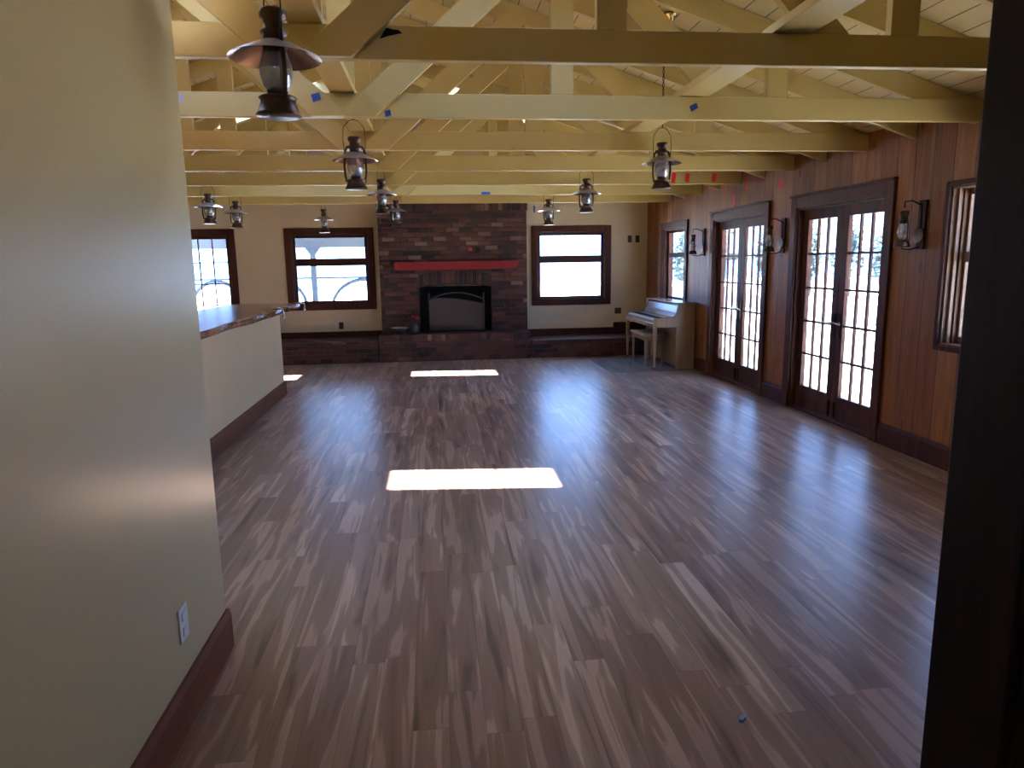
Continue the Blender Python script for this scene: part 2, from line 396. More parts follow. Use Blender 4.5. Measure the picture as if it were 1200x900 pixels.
for (p, q) in SKY_Y:
    for (a, b) in SKY_X:
        r = thing('window_%d' % n, 'flush skylight in the roof boards on the %s side, %s' % ('french door' if a > XRIDGE else 'bar', 'nearer the doorway' if p < 5 else 'nearer the chimney'), 'skylight', ((a+b)/2, (p+q)/2, z_roof((a+b)/2)), kind='structure'); n += 1
        cx, cy, cz = r.location
        m = MB(); zl = lambda x: z_roof(x)-cz
        for (x0, x1, y0, y1) in ((a-.03, b+.03, p-.03, p-.001), (a-.03, b+.03, q+.001, q+.03), (a-.03, a-.001, p, q), (b+.001, b+.03, p, q)):
            m.hull8([(x-cx, y-cy, zl(x)+t) for t in (.092, .16) for x, y in ((x0, y0), (x1, y0), (x1, y1), (x0, y1))])
        m.build('frame', MT['white'], r)
        m = MB(); m.hull8([(x-cx, y-cy, zl(x)+t) for t in (.150, .156) for x, y in ((a, p), (b, p), (b, q), (a, q))]); m.build('pane', MT['sglass'], r)
        sgn = 1 if a > XRIDGE else -1
        portal((cx, cy, cz+.2), (-sgn*PITCHS, 0, -1), (b-a), (q-p))

# baseboards
m = MB()
for a, b in ((YF+.18, 5.31), (6.94, 7.41), (9.06, 9.44), (11.0, YB)): m.prism([(XR, 0), (XR-.022, 0), (XR-.022, .15), (XR-.012, .175), (XR, .175)], 'y', a, b)
m.build('baseboard_right', MT['trim'], kind='structure')
m = MB().prism([(-.8849, 0), (-.866, 0), (-.866, .14), (-.874, .165), (-.8849, .165)], 'y', -2.4, 2.75)
m.build('baseboard_hall', MT['base'], kind='structure')
m = MB().box(-2.9, -.905, YB-.022, YB, .335, .435).box(1.535, 3.06, YB-.022, YB, .285, .395).box(3.06, XR-.001, YB-.03, YB, .285, .48)
m.build('baseboard_back', MT['trim'], kind='structure')
MB().box(XL+.001, XL+.02, 2.8, YB-.01, 0, .15).build('baseboard_left', MT['trim'], kind='structure')

# ---------------------------------------------------------------- windows
def casing(m, axis, f, s0, s1, z0, z1, w, t, bottom=True):
    def bx(a, b, c, d):
        if axis == 'y': m.box(a, b, f-t, f-.0005, c, d)
        else: m.box(f-t, f-.0005, a, b, c, d)
    bx(s0-w, s0, z0-(w if bottom else 0), z1+w); bx(s1, s1+w, z0-(w if bottom else 0), z1+w); bx(s0, s1, z1, z1+w)
    if bottom: bx(s0, s1, z0-w, z0)
def win_y(idx, o, mid, label, rows=None):
    x0, x1, z0, z1 = o
    r = thing('window_%d' % idx, label, 'window', ((x0+x1)/2, YB, z0), kind='structure'); cx = r.location.x
    m = MB(); casing(m, 'y', 0, x0-cx, x1-cx, 0, z1-z0, .105, .028); m.build('casing', MT['trim'], r, bevel=.005)
    m = MB(); a, b, h = x0-cx, x1-cx, z1-z0
    for q in ((a, a+.02, .0, .12, 0, h), (b-.02, b, 0, .12, 0, h), (a+.02, b-.02, 0, .12, h-.02, h), (a+.02, b-.02, 0, .12, 0, .02)): m.box(*q)
    m.build('jamb', MT['trim'], r)
    m = MB(); s = .055
    m.box(a+.02, a+.02+s-.02, .05, .09, .02, h-.02); m.box(b-s, b-.02, .05, .09, .02, h-.02)
    m.box(a+s, b-s, .05, .09, h-s, h-.02); m.box(a+s, b-s, .05, .09, .02, s-.01)
    g = MB()
    if mid:
        zm = mid-z0; m.box(a+s, b-s, .04, .09, zm-.06, zm+.06)
    g.box(a+s-.005, b-s+.005, .068, .072, s-.02, h-s+.01)
    sash = m.build('sash', MT['trim'], r, bevel=.004); g.build('pane', MT['glass'], r)
    if rows:
        m = MB()
        for k in range(1, 5): t = a+s+(b-a-2*s)*k/5; m.box(t-.009, t+.009, .055, .085, s-.01, h-s)
        for zz in rows: m.box(a+s, b-s, .056, .084, zz-z0-.009, zz-z0+.009)
        m.build('muntin', MT['trim'], r)
    portal((cx, YB+.16, (z0+z1)/2), (0, -1, 0), x1-x0, z1-z0)
win_y(1, BL, 1.575, 'dark framed window left of the chimney')
win_y(2, BR, 1.57, 'dark framed window right of the chimney')
win_y(3, BF, None, 'small-paned dark window beyond the bar counter', rows=(.91, 1.25, 1.594))
def win_x(idx, o, mid, label, deep):
    y0, y1, z0, z1 = o
    r = thing('window_%d' % idx, label, 'window', (XR, (y0+y1)/2, z0), kind='structure'); cy = r.location.y
    m = MB(); casing(m, 'x', 0, y0-cy, y1-cy, 0, z1-z0, .10 if not deep else .035, .025); m.build('casing', MT['trim'], r, bevel=.005)
    a, b, h = y0-cy, y1-cy, z1-z0; d = .15 if not deep else .149
    m = MB()
    for q in ((0, d, a, a+.015, 0, h), (0, d, b-.015, b, 0, h), (0, d, a+.015, b-.015, h-.015, h), (0, d, a+.015, b-.015, 0, .015)): m.box(*q)
    if deep:
        for t in (.03, .075, .115): m.box(t, t+.022, b-.04+t*.08, b-.0155, .016, h-.016)
    m.build('jamb', MT['jamb'] if deep else MT['trim'], r)
    m = MB(); s = .06; f0 = .06 if not deep else .10
    m.box(f0, f0+.04, a+.015, a+s, .015, h-.015); m.box(f0, f0+.04, b-s-(.0 if not deep else 0), b-.041 if deep else b-.015, .015, h-.015)
    m.box(f0, f0+.04, a+s, b-s, h-s, h-.015); m.box(f0, f0+.04, a+s, b-s, .015, s); zm = mid-z0; m.box(f0-.015, f0+.04, a+s, b-s, zm-.035, zm+.035)
    m.build('sash', MT['jamb'] if deep else MT['trim'], r, bevel=.003)
    MB().box(f0+.018, f0+.022, a+s-.004, b-s+.004, s-.004, h-s+.004).build('pane', MT['glass'], r)
    portal((XR+.16, cy, (z0+z1)/2), (-1, 0, 0), y1-y0, z1-z0)
win_x(4, WRF, 1.60, 'narrow window above the piano', False)
win_x(9, WRN, 1.52, 'sash window at the near end of the panelled wall', True)

# ---------------------------------------------------------------- french doors
def french(idx, o, label):
    y0, y1, z0, z1 = o
    r = thing('door_%d' % idx, label, 'french door', (XR, (y0+y1)/2, 0), kind='structure'); cy = r.location.y
    a, b = y0-cy, y1-cy
    m = MB(); casing(m, 'x', 0, a, b, 0, z1, .105, .03, bottom=False); m.box(-.045, -.0005, a-.115, b+.115, z1+.105, z1+.125)
    m.build('casing', MT['door'], r, bevel=.005)
    m = MB(); m.box(0, .149, a, a+.02, 0, z1); m.box(0, .149, b-.02, b, 0, z1); m.box(0, .149, a+.02, b-.02, z1-.02, z1); m.build('jamb', MT['door'], r)
    MB().box(.0, .149, a+.02, b-.02, 0, .018).build('threshold', MT['trim'], r)
    mid = 0.0
    for side in (-1, 1):
        l0, l1 = (a+.023, mid-.0015) if side < 0 else (mid+.0015, b-.023)
        zb, zt = .022, z1-.023; X0, X1 = .05, .09
        st, top, bot = .095, .10, .225
        m = MB(); m.box(X0, X1, l0, l0+st, zb, zt); m.box(X0, X1, l1-st, l1, zb, zt); m.box(X0, X1, l0+st, l1-st, zt-top, zt); m.box(X0, X1, l0+st, l1-st, zb, zb+bot)
        leaf = m.build('leaf', MT['door'], r, bevel=.004)
        g0, g1, h0, h1 = l0+st, l1-st, zb+bot, zt-top
        m = MB()
        for k in (1, 2): t = g0+(g1-g0)*k/3; m.box(.060, .080, t-.013, t+.013, h0, h1)
        for k in range(1, 5): t = h0+(h1-h0)*k/5; m.box(.061, .079, g0, g1, t-.010, t+.010)
        m.build('muntin', MT['door'], leaf)
        MB().box(.068, .072, g0, g1, h0, h1).build('pane', MT['glass'], leaf)
        e = l1-.045 if side < 0 else l0+.045
        m = MB(); m.box(.042, .0499, e-.02, e+.02, .80, 1.02); m.tube([(.045, e, .93), (.0, e, .93)], .009); m.tube([(.0, e, .93), (.0, e-.10*(1 if side < 0 else -1), .925)], .008)
        m.build('handle', MT['chrome'], leaf)
        MB().box(.036, .0499, e-.012 if side < 0 else e-.012, e+.012, .05, .19).build('bolt', MT['iron'], leaf)
    portal((XR+.16, cy, z1/2), (-1, 0, 0), y1-y0, z1)
french(1, D2, 'pair of french doors at the near end of the panelled wall')
french(2, D1, 'pair of french doors beside the piano')

# ================================================================= roof trusses
def clip_poly(pts, f):
    out = []
    for i in range(len(pts)):
        p, q = pts[i], pts[(i+1) % len(pts)]; fp, fq = f(p), f(q)
        if fp >= 0: out.append(p)
        if (fp >= 0) != (fq >= 0):
            t = fp/(fp-fq); out.append((p[0]+t*(q[0]-p[0]), p[1]+t*(q[1]-p[1])))
    return out
def web_poly(xc, zc, slope, width, side):
    """slanted board through (xc,zc); clipped by tie bottom, roof underside and the centre line"""
    dx, dz = 1/math.hypot(1, slope), slope/math.hypot(1, slope); nx, nz = -dz, dx; L = 4; h = width/2
    P = [(xc+dx*s*L+nx*t*h, zc+dz*s*L+nz*t*h) for s, t in ((-1, -1), (1, -1), (1, 1), (-1, 1))]
    P = clip_poly(P, lambda p: p[1]-ZB-.001)
    P = clip_poly(P, lambda p: z_under(p[0])+.05-p[1])
    P = clip_poly(P, lambda p: (p[0]-XRIDGE)*side-.0015)
    return P
def mirror(P): return [(2*XRIDGE-x, z) for x, z in P]
def make_truss(y):
    r = thing('roof_truss', '-', 'roof truss', (XRIDGE, y, ZB), group='yellow roof trusses')
    ox, oz = XRIDGE, ZB; L = lambda P: [(x-ox, z-oz) for x, z in P]
    T = .0225
    MB().box(XL-ox, XR-ox, -T, T, 0, TIE).build('tie_beam', MT['beam'], r, bevel=.004)
    for x in (.82, 2.21, -1.84, -3.23):
        MB().prism(L([(x-.07, ZB+TIE), (x+.07, ZB+TIE), (x+.07, z_under(x+.07)+.0), (x-.07, z_under(x-.07))]), 'y', -T, T).build('post', MT['beam'], r, bevel=.003)
    MB().prism(L([(ox-.07, 2.5865), (ox+.07, 2.5865), (ox+.07, z_under(ox+.07)), (ox-.07, z_under(ox-.07))]), 'y', -T, T).build('king_post', MT['beam'], r, bevel=.003)
    w1 = web_poly(.34, 3.08, .87, .152, 1)
    w1 = clip_poly(w1, lambda p: .749-p[0])
    w2 = web_poly(1.84, 2.54, -1.0, .145, 1); w2 = clip_poly(w2, lambda p: p[1]-ZB-TIE)
    w2 = clip_poly(w2, lambda p: p[0]-.892)
    for P in (w1, mirror(w1)): MB().prism(L(P), 'y', -T-.0385, -T-.0005).build('web', MT['beam'], r, bevel=.003)
    for P in (w2, mirror(w2)): MB().prism(L(P), 'y', -T, T-.0).build('web', MT['beam'], r, bevel=.003)
    for s in (1, -1):
        xe = XR if s > 0 else XL
        P = [(ox, z_under(ox)), (xe, 2.40), (xe, 2.40+RD-.001), (ox, z_roof(ox)-.001)]
        MB().prism(L(P), 'y', T+.001, T+.043).build('rafter', MT['beam'], r, bevel=.003)
    return r
tl = ['yellow roof truss nearest the doorway, out over the camera', 'yellow roof truss with a dark scrap on its shaded tie beam', 'yellow roof truss with blue tape squares on its brightly lit tie beam',
      'yellow roof truss just behind the lanterns over mid room, third in view', 'yellow roof truss fourth in view from the doorway', 'yellow roof truss fifth in view, with red tape strips on its tie', 'yellow roof truss second from the brick chimney, its tie washed in daylight', 'yellow roof truss right in front of the brick chimney']
t0 = make_truss(TR[0])
for i, y in enumerate(TR):
    t = t0 if i == 0 else copy_tree(t0)
    t.location.y = y; t['label'] = tl[i]
ords = ['doorway and first', 'first and second', 'second and third', 'third and fourth', 'fourth and fifth', 'fifth and sixth', 'sixth and seventh']
def rafter_mesh(s):
    ox, oz = XRIDGE, 2.40; xe = (XR if s > 0 else XL)
    P = [(s*.001, z_under(ox)-oz), (xe-ox, 0), (xe-ox, RD-.001), (s*.001, z_roof(ox)-oz-.001)]
    return MB().prism(P, 'y', -.021, .021)
rb = {}
for i in range(7):
    for s in (1, -1):
        y = (TR[i]+TR[i+1])/2 + (.018 if i else 0)
        if s not in rb: o = rb[s] = rafter_mesh(s).build('roof_rafter', MT['beam'], bevel=.003)
        else: o = rb[s].copy(); COL.objects.link(o)
        o.location = (XRIDGE, y, 2.40)
        tag(o, 'yellow rafter on the %s side between the %s trusses in view' % ('french door' if s > 0 else 'bar', ords[i]), 'rafter', 'yellow single rafters')
for x0, x1, l in ((1.57, 1.76, 'wide yellow plank lying along the tie beams on the french door side'), (-.585, -.44, 'yellow plank lying along the tie beams below the ridge'), (-2.78, -2.59, 'yellow plank lying along the tie beams above the bar')):
    o = MB().box(x0, x1, TR[0]-.4, YB-.05, 0, .04).build('runner_plank', MT['beam'], bevel=.003, loc=(0, 0, ZB+TIE+.0015)); tag(o, l, 'plank', 'planks on the tie beams')

# ================================================================= fireplace
YC = 11.5
def arch(x0, x1, z0, z1, n=12):
    """segmental arch points from left spring to right spring"""
    return [(x0+(x1-x0)*k/n, z0+(z1-z0)*(1-((2*k/n)-1)**2)) for k in range(n+1)]
fp = thing('brick_fireplace', 'dark red brick chimney breast with red mantel and arched firebox', 'fireplace', (.31, YC, 0))
fx = .31; X0, X1 = -.875-fx, 1.505-fx; O0, O1 = -.27-fx, .918-fx; ZH = .425
m = MB(); D = YB-YC-.002
m.box(X0, O0, 0, D, ZH, 2.355); m.box(O1, X1, 0, D, ZH, 2.355); 
A = arch(O0, O1, 1.15, 1.205)
m.prism([(O0, 2.355)] + A + [(O1, 2.355)], 'y', 0, D)
m.box(O0, O1, .34, D, ZH, 1.15)
m.build('chimney_breast', MT['brick'], fp)
m = MB(); B = [(x, z+.20) for x, z in A][::-1]
m.prism(A+B, 'y', -.012, -.0005); m.build('soldier_arch', MT['soldier'], fp)
MB().box(X0-.012, X1+.012, -.015, D, 2.356, 2.50).build('soldier_course', MT['soldier'], fp)
m = MB()
m.box(O0+.001, O0+.012, .005, .34, ZH, 1.149); m.box(O1-.012, O1-.001, .005, .34, ZH, 1.149); m.box(O0+.012, O1-.012, .325, .339, ZH, 1.149); m.prism([(x*.98, z-.001) for x, z in A]+[(x*.98, z-.012) for x, z in A][::-1], 'y', .005, .34)
m.box(O0+.012, O1-.012, .005, .325, ZH, ZH+.006)
m.build('firebox_lining', MT['soot'], fp)
m = MB().prism([(-.635-fx, 1.43), (1.30-fx, 1.43), (1.345-fx, 1.49), (1.345-fx, 1.56), (-.635-fx, 1.56)], 'y', -.16, -.0125)
m.build('mantel', MT['red'], fp, bevel=.006)['label'] = 'red painted mantel plank'
m = MB().box(-.90-fx, 1.50-fx, -.40, -.001, 0, ZH-.1).build('hearth', MT['brick'], fp)
m = MB().box(-.905-fx, 1.505-fx, -.405, -.001, ZH-.099, ZH-.001); m.box(X0, X1, 0, D, ZH-.099, ZH-.001)
m.build('hearth_cap', MT['soldier'], fp)
o = MB().box(-.045, .045, -.02, 0, -.045, .045).build('vent_box', MT['iron'], loc=(.70, YC-.0005, 1.735), bevel=.004); tag(o, 'small black box fixed to the bricks above the red mantel', 'vent box')
o = MB().box(-.03, .03, -.01, 0, -.02, .02).build('tape_scrap', MT['redtape'], loc=(.585, YC-.0005, 1.745), bevel=.002); tag(o, 'red scrap on the bricks just left of the black box', 'tape')
for a, b, h, l in ((-2.95, -.912, .335, 'low brick bench with wooden back rail between bar and hearth'), (1.512, XR-.012, .285, 'low brick bench between hearth and piano corner')):
    r = thing('brick_bench', l, 'brick bench', ((a+b)/2, 11.12, 0), group='brick benches'); w = (b-a)/2
    MB().box(-w, w, 0, YB-11.12-.024, 0, h-.055).build('bench_base', MT['brick'], r)
    MB().box(-w, w, -.005, YB-11.12-.024, h-.0545, h).build('bench_cap', MT['brick'], r)
# fire screen
r = thing('fire_screen', 'grey mesh fire screen with arched top before the firebox', 'fire screen', (.335, YC-.07, ZH+.001))
a = .44
up = arch(-a, a, .52, .635, 16); lo = arch(-a, a, .535, .50, 16)
lo = [(-a+2*a*k/16, .56-.115*(k/16)**2.2) for k in range(17)]
m = MB().prism([(-a, .03)]+lo+[(a, .03)], 'y', -.003, .003); m.build('mesh_panel', MT['screen'], r)
m = MB()
m.tube([(-a, 0, 0), (-a, 0, .60)], .013); m.tube([(a, 0, 0), (a, 0, .60)], .013); m.tube([(x, 0, z) for x, z in up], .011); m.tube([(-a, 0, .03), (a, 0, .03)], .009)
for s in (-1, 1): m.lathe([(0, .0), (.018, .012), (.018, .028), (0, .04)], (s*a, 0, .595), 12)
m.build('frame', MT['screen'], r)
for s in (-1, 1): MB().tube([(s*a, -.05, .012), (s*a, .05, .012)], .011).build('foot', MT['screen'], r)
# bowl, vase on the hearth
r = thing('bowl', 'dark bowl with pale inside on the hearth left end', 'bowl', (-.585, 11.30, ZH))
MB().lathe([(0, 0), (.07, 0), (.075, .012), (.12, .06), (.14, .098), (.132, .10)]).build('body', MT['bowlm'], r)
MB().lathe([(.131, .101), (.136, .104), (.11, .07), (.06, .035), (0, .03)]).build('inside', MT['bowlw'], r)
r = thing('flower_jar', 'dark green jar of red flowers beside the firebox', 'flower jar', (-.355, 11.32, ZH))
MB().lathe([(0, 0), (.062, 0), (.075, .03), (.078, .11), (.06, .15), (.05, .165), (.054, .175), (.046, .175), (.044, .15), (0, .14)]).build('jar', MT['jar'], r)
m = MB()
for k in range(7):
    t = k*.9; m.tube([(0, 0, .15), (.02*math.cos(t), .02*math.sin(t), .2), (.07*math.cos(t), .05*math.sin(t), .235+.012*(k % 3))], .004, 5)
m.build('stems', MT['leaf'], r)
for k in range(7):
    t = k*.9; m = MB(); m.lathe([(0, -.02), (.022, -.006), (.03, .01), (.014, .022), (0, .014)], (.07*math.cos(t), .05*math.sin(t), .25+.012*(k % 3)), 8); m.build('flower', MT['petal'], r)

# ================================================================= bar counter
r = thing('bar_counter', 'cream painted bar counter with reddish baseboard', 'counter', (-2.05, 6.4, 0))
MB().box(-.16, .21, -3.6, 2.15, 0, 1.018).build('body', MT['counter'], r, bevel=.004)
m = MB().prism([(.2105, 0), (.229, 0), (.229, .14), (.222, .165), (.2105, .165)], 'y', -3.6, 2.15); m.box(-.16, .229, 2.1505, 2.17, 0, .165); m.build('baseboard', MT['base'], r)
# live edge slab
r = thing('bar_slab', 'varnished live-edge wooden bar top on the cream counter', 'bar top', (-2.05, 6.4, 1.019))
m = MB(); pts = []
for k in range(41):
    y = -3.55+k*(2.27+3.55)/40; pts.append((.405+.02*math.sin(y*2.3)+.012*math.sin(y*6.1+1)+(.03 if y > 1.6 else 0), y))
pts += [(.41, 2.36), (.33, 2.41), (.15, 2.39), (-.05, 2.43), (-.25, 2.46), (-.42, 2.44), (-.46, 2.36)]
pts += [(-.455-.015*math.sin(k), 2.2-k*.57) for k in range(11)]
n_ = len(pts); bot = [m.bm.verts.new((x-(.012 if x > .2 else 0), y, 0)) for x, y in pts]; midv = [m.bm.verts.new((x+.006*math.sin(i*1.7), y, .03)) for i, (x, y) in enumerate(pts)]; top = [m.bm.verts.new((x-(.012 if x > .2 else 0), y, .058)) for x, y in pts]
m.bm.faces.new(top); m.bm.faces.new(bot[::-1])
for A_, B_ in ((bot, midv), (midv, top)):
    for i in range(n_): f = m.bm.faces.new([A_[i], A_[(i+1) % n_], B_[(i+1) % n_], B_[i]])
m.build('slab', MT['slab'], r, bevel=.006)
for i, (px, y, l) in enumerate(((-1.625, 7.55, 'chrome hook standing in for a glare spot on the front edge of the bar top'), (-1.60, 8.62, 'chrome hook standing in for a glare spot at the far corner of the bar top'))):  # chrome hooks added to stand in for glare spots on the slab edge
    r = thing('glare_hook', l, 'glare spot', (px, y, 1.02), group='bar top glare spots')
    m = MB(); m.tube([(-.06, 0, .068), (.0, 0, .071), (.035, 0, .062), (.04, 0, .03), (.04, 0, -.01)], .011, 8); m.build('hook', MT['chrome'], r)
    MB().lathe([(0, -.02), (.016, -.02), (.018, 0), (.0, 0)], (.04, 0, -.01), 12).build('knob', MT['chrome'], r)

# ================================================================= piano and stool
r = thing('spinet_piano', 'blond wooden spinet piano against the panelled wall', 'piano', (3.33, 10.22, 0))
hw = .725; XB = .285
m = MB()
side = [(.02, 0), (XB, 0), (XB, .915), (.035, .915), (.0, .735), (-.31, .725), (-.315, .60), (.02, .60)]
for s in (-1, 1):
    y = s*(hw-.0175); m.prism(side, 'y', y-.0175, y+.0175)
m.box(.05, XB-.01, -hw+.035, hw-.035, .03, .87)
m.build('case', MT['blond'], r, bevel=.005)
MB().box(.02, XB+.0, -hw-.008, hw+.008, .9155, .94).build('lid', MT['blondx'], r, bevel=.006)
MB().prism([(.045, .895), (.052, .90), (.022, .745), (.012, .745)], 'y', -hw+.036, hw-.036).build('music_desk', MT['blondx'], r)
MB().prism([(-.02, .735), (.035, .742), (.03, .80), (.024, .80)], 'y', -hw+.036, hw-.036).build('fallboard', MT['blondx'], r)
m = MB().box(-.315, .02, -hw+.036, hw-.036, .60, .655); m.build('keybed', MT['blondx'], r, bevel=.004)
m = MB().box(-.305, -.29, -hw+.036, hw-.036, .656, .70); m.build('key_slip', MT['blondx'], r)
m = MB()
nk = 52; kw = (2*hw-.16)/nk
for k in range(nk):
    y = -hw+.08+k*kw; m.box(-.285, -.13, y+.0007, y+kw-.0007, .70, .716)
m.box(-.285, -.0, -hw+.04, hw-.04, .656, .6995); m.build('white_keys', MT['ivory'], r)
m = MB()
for k in range(nk-1):
    if k % 7 in (0, 1, 3, 4, 5): y = -hw+.08+(k+1)*kw; m.box(-.235, -.13, y-.006, y+.006, .7165, .727)
m.build('black_keys', MT['ebony'], r)
MB().box(-.13, -.02, -hw+.036, hw-.036, .70, .74).build('key_cover', MT['blondx'], r)
for s in (-1, 1):
    lg = MB().taper(-.285, s*(hw-.03), .03, .60, .013, .013, .026, .026).build('leg', MT['blond'], r, bevel=.003)
    MB().lathe([(0, 0), (.014, .004), (.014, .022), (.008, .0295), (0, .0295)], (-.285, s*(hw-.03), 0), 10).build('caster', MT['iron'], lg)
for k in (-1, 0, 1): MB().box(-.06, .05, k*.09-.014, k*.09+.014, .045, .058).build('pedal', MT['socket'], r)
r = thing('piano_bench', 'small blond piano bench tucked under the keyboard', 'bench', (3.16, 10.22, 0))
MB().box(-.17, .17, -.37, .37, .44, .475).build('seat', MT['seat'], r, bevel=.01)
MB().box(-.145, .145, -.345, .345, .375, .4395).build('apron', MT['blondx'], r)
for sx in (-1, 1):
    for sy in (-1, 1): MB().taper(sx*.125, sy*.32, 0, .4395, .013, .013, .021, .021).build('leg', MT['blond'], r, bevel=.003)
o = MB().box(-.60, .60, -.68, .68, 0, .004).build('floor_mat', MT['mat'], loc=(2.98, 10.04, .0008)); tag(o, 'thin clear vinyl mat on the floor under the piano legs', 'mat')

# ================================================================= lanterns
def lantern_parts(root, shade=True, top=None):
    """hurricane lantern, its base at the root's origin, about 0.36 m tall"""
    m = MB().lathe([(0, 0), (.074, 0), (.079, .006), (.074, .012), (.060, .045), (.060, .058), (.066, .062), (.058, .068), (.03, .072), (0, .072)], seg=28); m.build('fuel_tank', MT['bronze'], root)
    MB().lathe([(0, .072), (.032, .072), (.036, .085), (.030, .098), (.018, .108), (0, .112)], seg=20).build('burner', MT['wick'], root)
    MB().lathe([(.034, .088), (.046, .105), (.056, .14), (.055, .165), (.044, .20), (.038, .226), (.036, .226), (.042, .20), (.053, .165), (.054, .14), (.044, .106), (.032, .09)], seg=24).build('globe', MT['globe'], root)
    MB().lathe([(.040, .222), (.043, .232), (.036, .24), (.036, .268), (.045, .272), (.045, .28), (.034, .286), (.034, .318), (.044, .325), (.046, .345), (.038, .352), (0, .352)], seg=24).build('chimney_cap', MT['bronze'], root)
    for s in (-1, 1):
        P = [(s*.062, 0, .05), (s*.072, 0, .10), (s*.074, 0, .16), (s*.070, 0, .22), (s*.064, 0, .262), (s*.050, 0, .285), (s*.03, 0, .29)]
        MB().tube(P, .0085, 8).build('side_tube', MT['bronze'], root)
    if shade:
        m = MB(); m.mi = 0
        m.lathe([(.044, .244), (.050, .246), (.154, .196), (.157, .192)], seg=40); m.mi = 1
        m.lathe([(.157, .192), (.153, .1935), (.050, .2425), (.044, .2425), (.044, .244)], seg=40)
        m.build('shade', [MT['tin'], MT['copper']], root)
    P = [(-.072, .0, .262), (-.076, 0, .34), (-.070, 0, .41), (-.035, 0, .455), (0, 0, .468), (.035, 0, .455), (.070, 0, .41), (.076, 0, .34), (.072, 0, .262)]
    MB().tube(P, .0026, 6).build('bail', MT['iron'], root)
    if top:
        P = [(0, 0, .463), (.012, 0, .475), (0, 0, .487), (0, 0, top)] if top < .6 else [(0, 0, .463)]
        m = MB()
        if top < .6: m.tube(P, .003, 6)
        else:
            z = .466; k = 0
            while z < top-.005:
                ax = (1, 0) if k % 2 else (0, 1)
                m.tube([(ax[0]*.007*math.cos(t), ax[1]*.007*math.cos(t), z+.013+.0145*math.sin(t)) for t in [2*math.pi*q/8 for q in range(8)]], .0026, 5, closed=True); z += .0235; k += 1
        m.build('hook' if top < .6 else 'chain', MT['iron'], root)
LZ = 2.046
ll = [(-.525, 2.66, -1.0, LZ, 'largest hanging lantern with tin shade, nearest the doorway by the hall wall'),
      (-.521, 5.13, .05, LZ, 'hanging lantern of the middle row above the bar end, second largest on the left'),
      (1.82, 5.60, .1, 2.09, 'chain-hung shaded lantern beside the red tape strips, toward the french doors'),
      (1.645, 7.6, -.1, LZ, 'shaded hanging lantern above the right back window, just right of the smaller lantern there'),
      (1.637, 10.07, .25, LZ, 'small hanging lantern over the top left corner of the right back window'),
      (-.52, 7.6, 1.1, LZ, 'shaded hanging lantern at the top left corner of the brick chimney, the higher of two'),
      (-.50, 10.07, .2, LZ, 'small shaded lantern seen against the chimney bricks, lower right of a larger one'),
      (-1.66, 11.25, 1.3, 2.02, 'small far lantern hanging in front of the left back window top'),
      (-2.69, 9.05, .1, LZ, 'hanging lantern over the bar whose shade is lit white by the skylight'),
      (-2.645, 10.07, .0, LZ, 'hanging lantern with dark shade just right of the white-lit lantern over the bar')]
lan0 = thing('hanging_lantern', '-', 'lantern', group='hanging hurricane lanterns'); lantern_parts(lan0, True, 2.5445-LZ)
lanc = None
for i, (x, y, rz, z, l) in enumerate(ll):
    if i == 2:
        t = thing('hanging_lantern', l, 'lantern', group='hanging hurricane lanterns'); lantern_parts(t, True, z_roof(x)-z)
    else:
        t = lan0 if i == 0 else copy_tree(lan0)
    t.location = (x, y, z); t.rotation_euler = (0, 0, rz); t['label'] = l
    if i == 7: # hangs on a short block fixed to the back wall side of the last tie
        b = MB().box(-.02, .02, TR[7]+.07-y, .03, 0, .04).build('hanger_arm', MT['beam'], t, loc=(0, 0, 2.5445-z)); b.rotation_euler = (0, 0, -rz)

# wall lamps between the doors
def sconce(y, label):
    r = thing('wall_lamp', label, 'wall lamp', (XR-.001, y, 1.60), group='iron wall lamps')
    MB().box(-.02, 0, -.04, .04, -.02, .34).build('backboard', MT['trim'], r, bevel=.004)
    m = MB(); m.tube([(-.021, 0, .30), (-.10, 0, .335), (-.16, 0, .33), (-.16, 0, .285)], .005, 6); m.tube([(-.021, 0, .0), (-.09, 0, -.02), (-.16, 0, -.012), (-.16, 0, .0)], .005, 6); m.tube([(-.021, .0, .02), (-.024, 0, .30)], .004, 6)
    m.build('bracket', MT['iron'], r)
    m = MB()
    for k, (rr, zz) in enumerate(((.042, 0), (.03, -.012))): pass
    prof = [(0, 0), (.05, 0), (.058, .012), (.052, .016), (.012, .008), (0, .008)]
    mm = bmesh.new(); m.lathe(prof, (0, 0, 0), 20)
    bmesh.ops.rotate(m.bm, verts=m.bm.verts, cent=(0, 0, 0), matrix=Matrix.Rotation(-math.pi/2, 3, 'Y')); mm.free()
    m.build('reflector', MT['bronze'], r, loc=(-.021, 0, .085))
    s = .72; c = (-.16, 0, 0)
    sc = lambda prof: [(a*s, b*s) for a, b in prof]
    MB().lathe(sc([(0, 0), (.074, 0), (.079, .01), (.064, .05), (.064, .062), (.03, .074), (0, .074)]), c, 18).build('fuel_tank', MT['bronze'], r)
    MB().lathe(sc([(.034, .085), (.056, .14), (.055, .17), (.040, .21), (.038, .24)]), c, 18).build('globe', MT['globe'], r)
    MB().lathe(sc([(.042, .236), (.044, .25), (.036, .26), (.036, .31), (.046, .33), (.046, .36), (0, .37)]), c, 18).build('chimney_cap', MT['bronze'], r)
    for q in (-1, 1): MB().tube([(-.16, q*.062*s, .05*s), (-.16, q*.076*s, .12*s), (-.16, q*.074*s, .22*s), (-.16, q*.05*s, .30*s), (-.16, q*.03*s, .31*s)], .0055, 7).build('side_tube', MT['bronze'], r)
    return r
sconce(9.30, 'iron wall lamp between the narrow window and the far french doors')
sconce(7.10, 'iron wall lamp between the two pairs of french doors')
sconce(4.98, 'iron wall lamp on the near side of the near french doors')

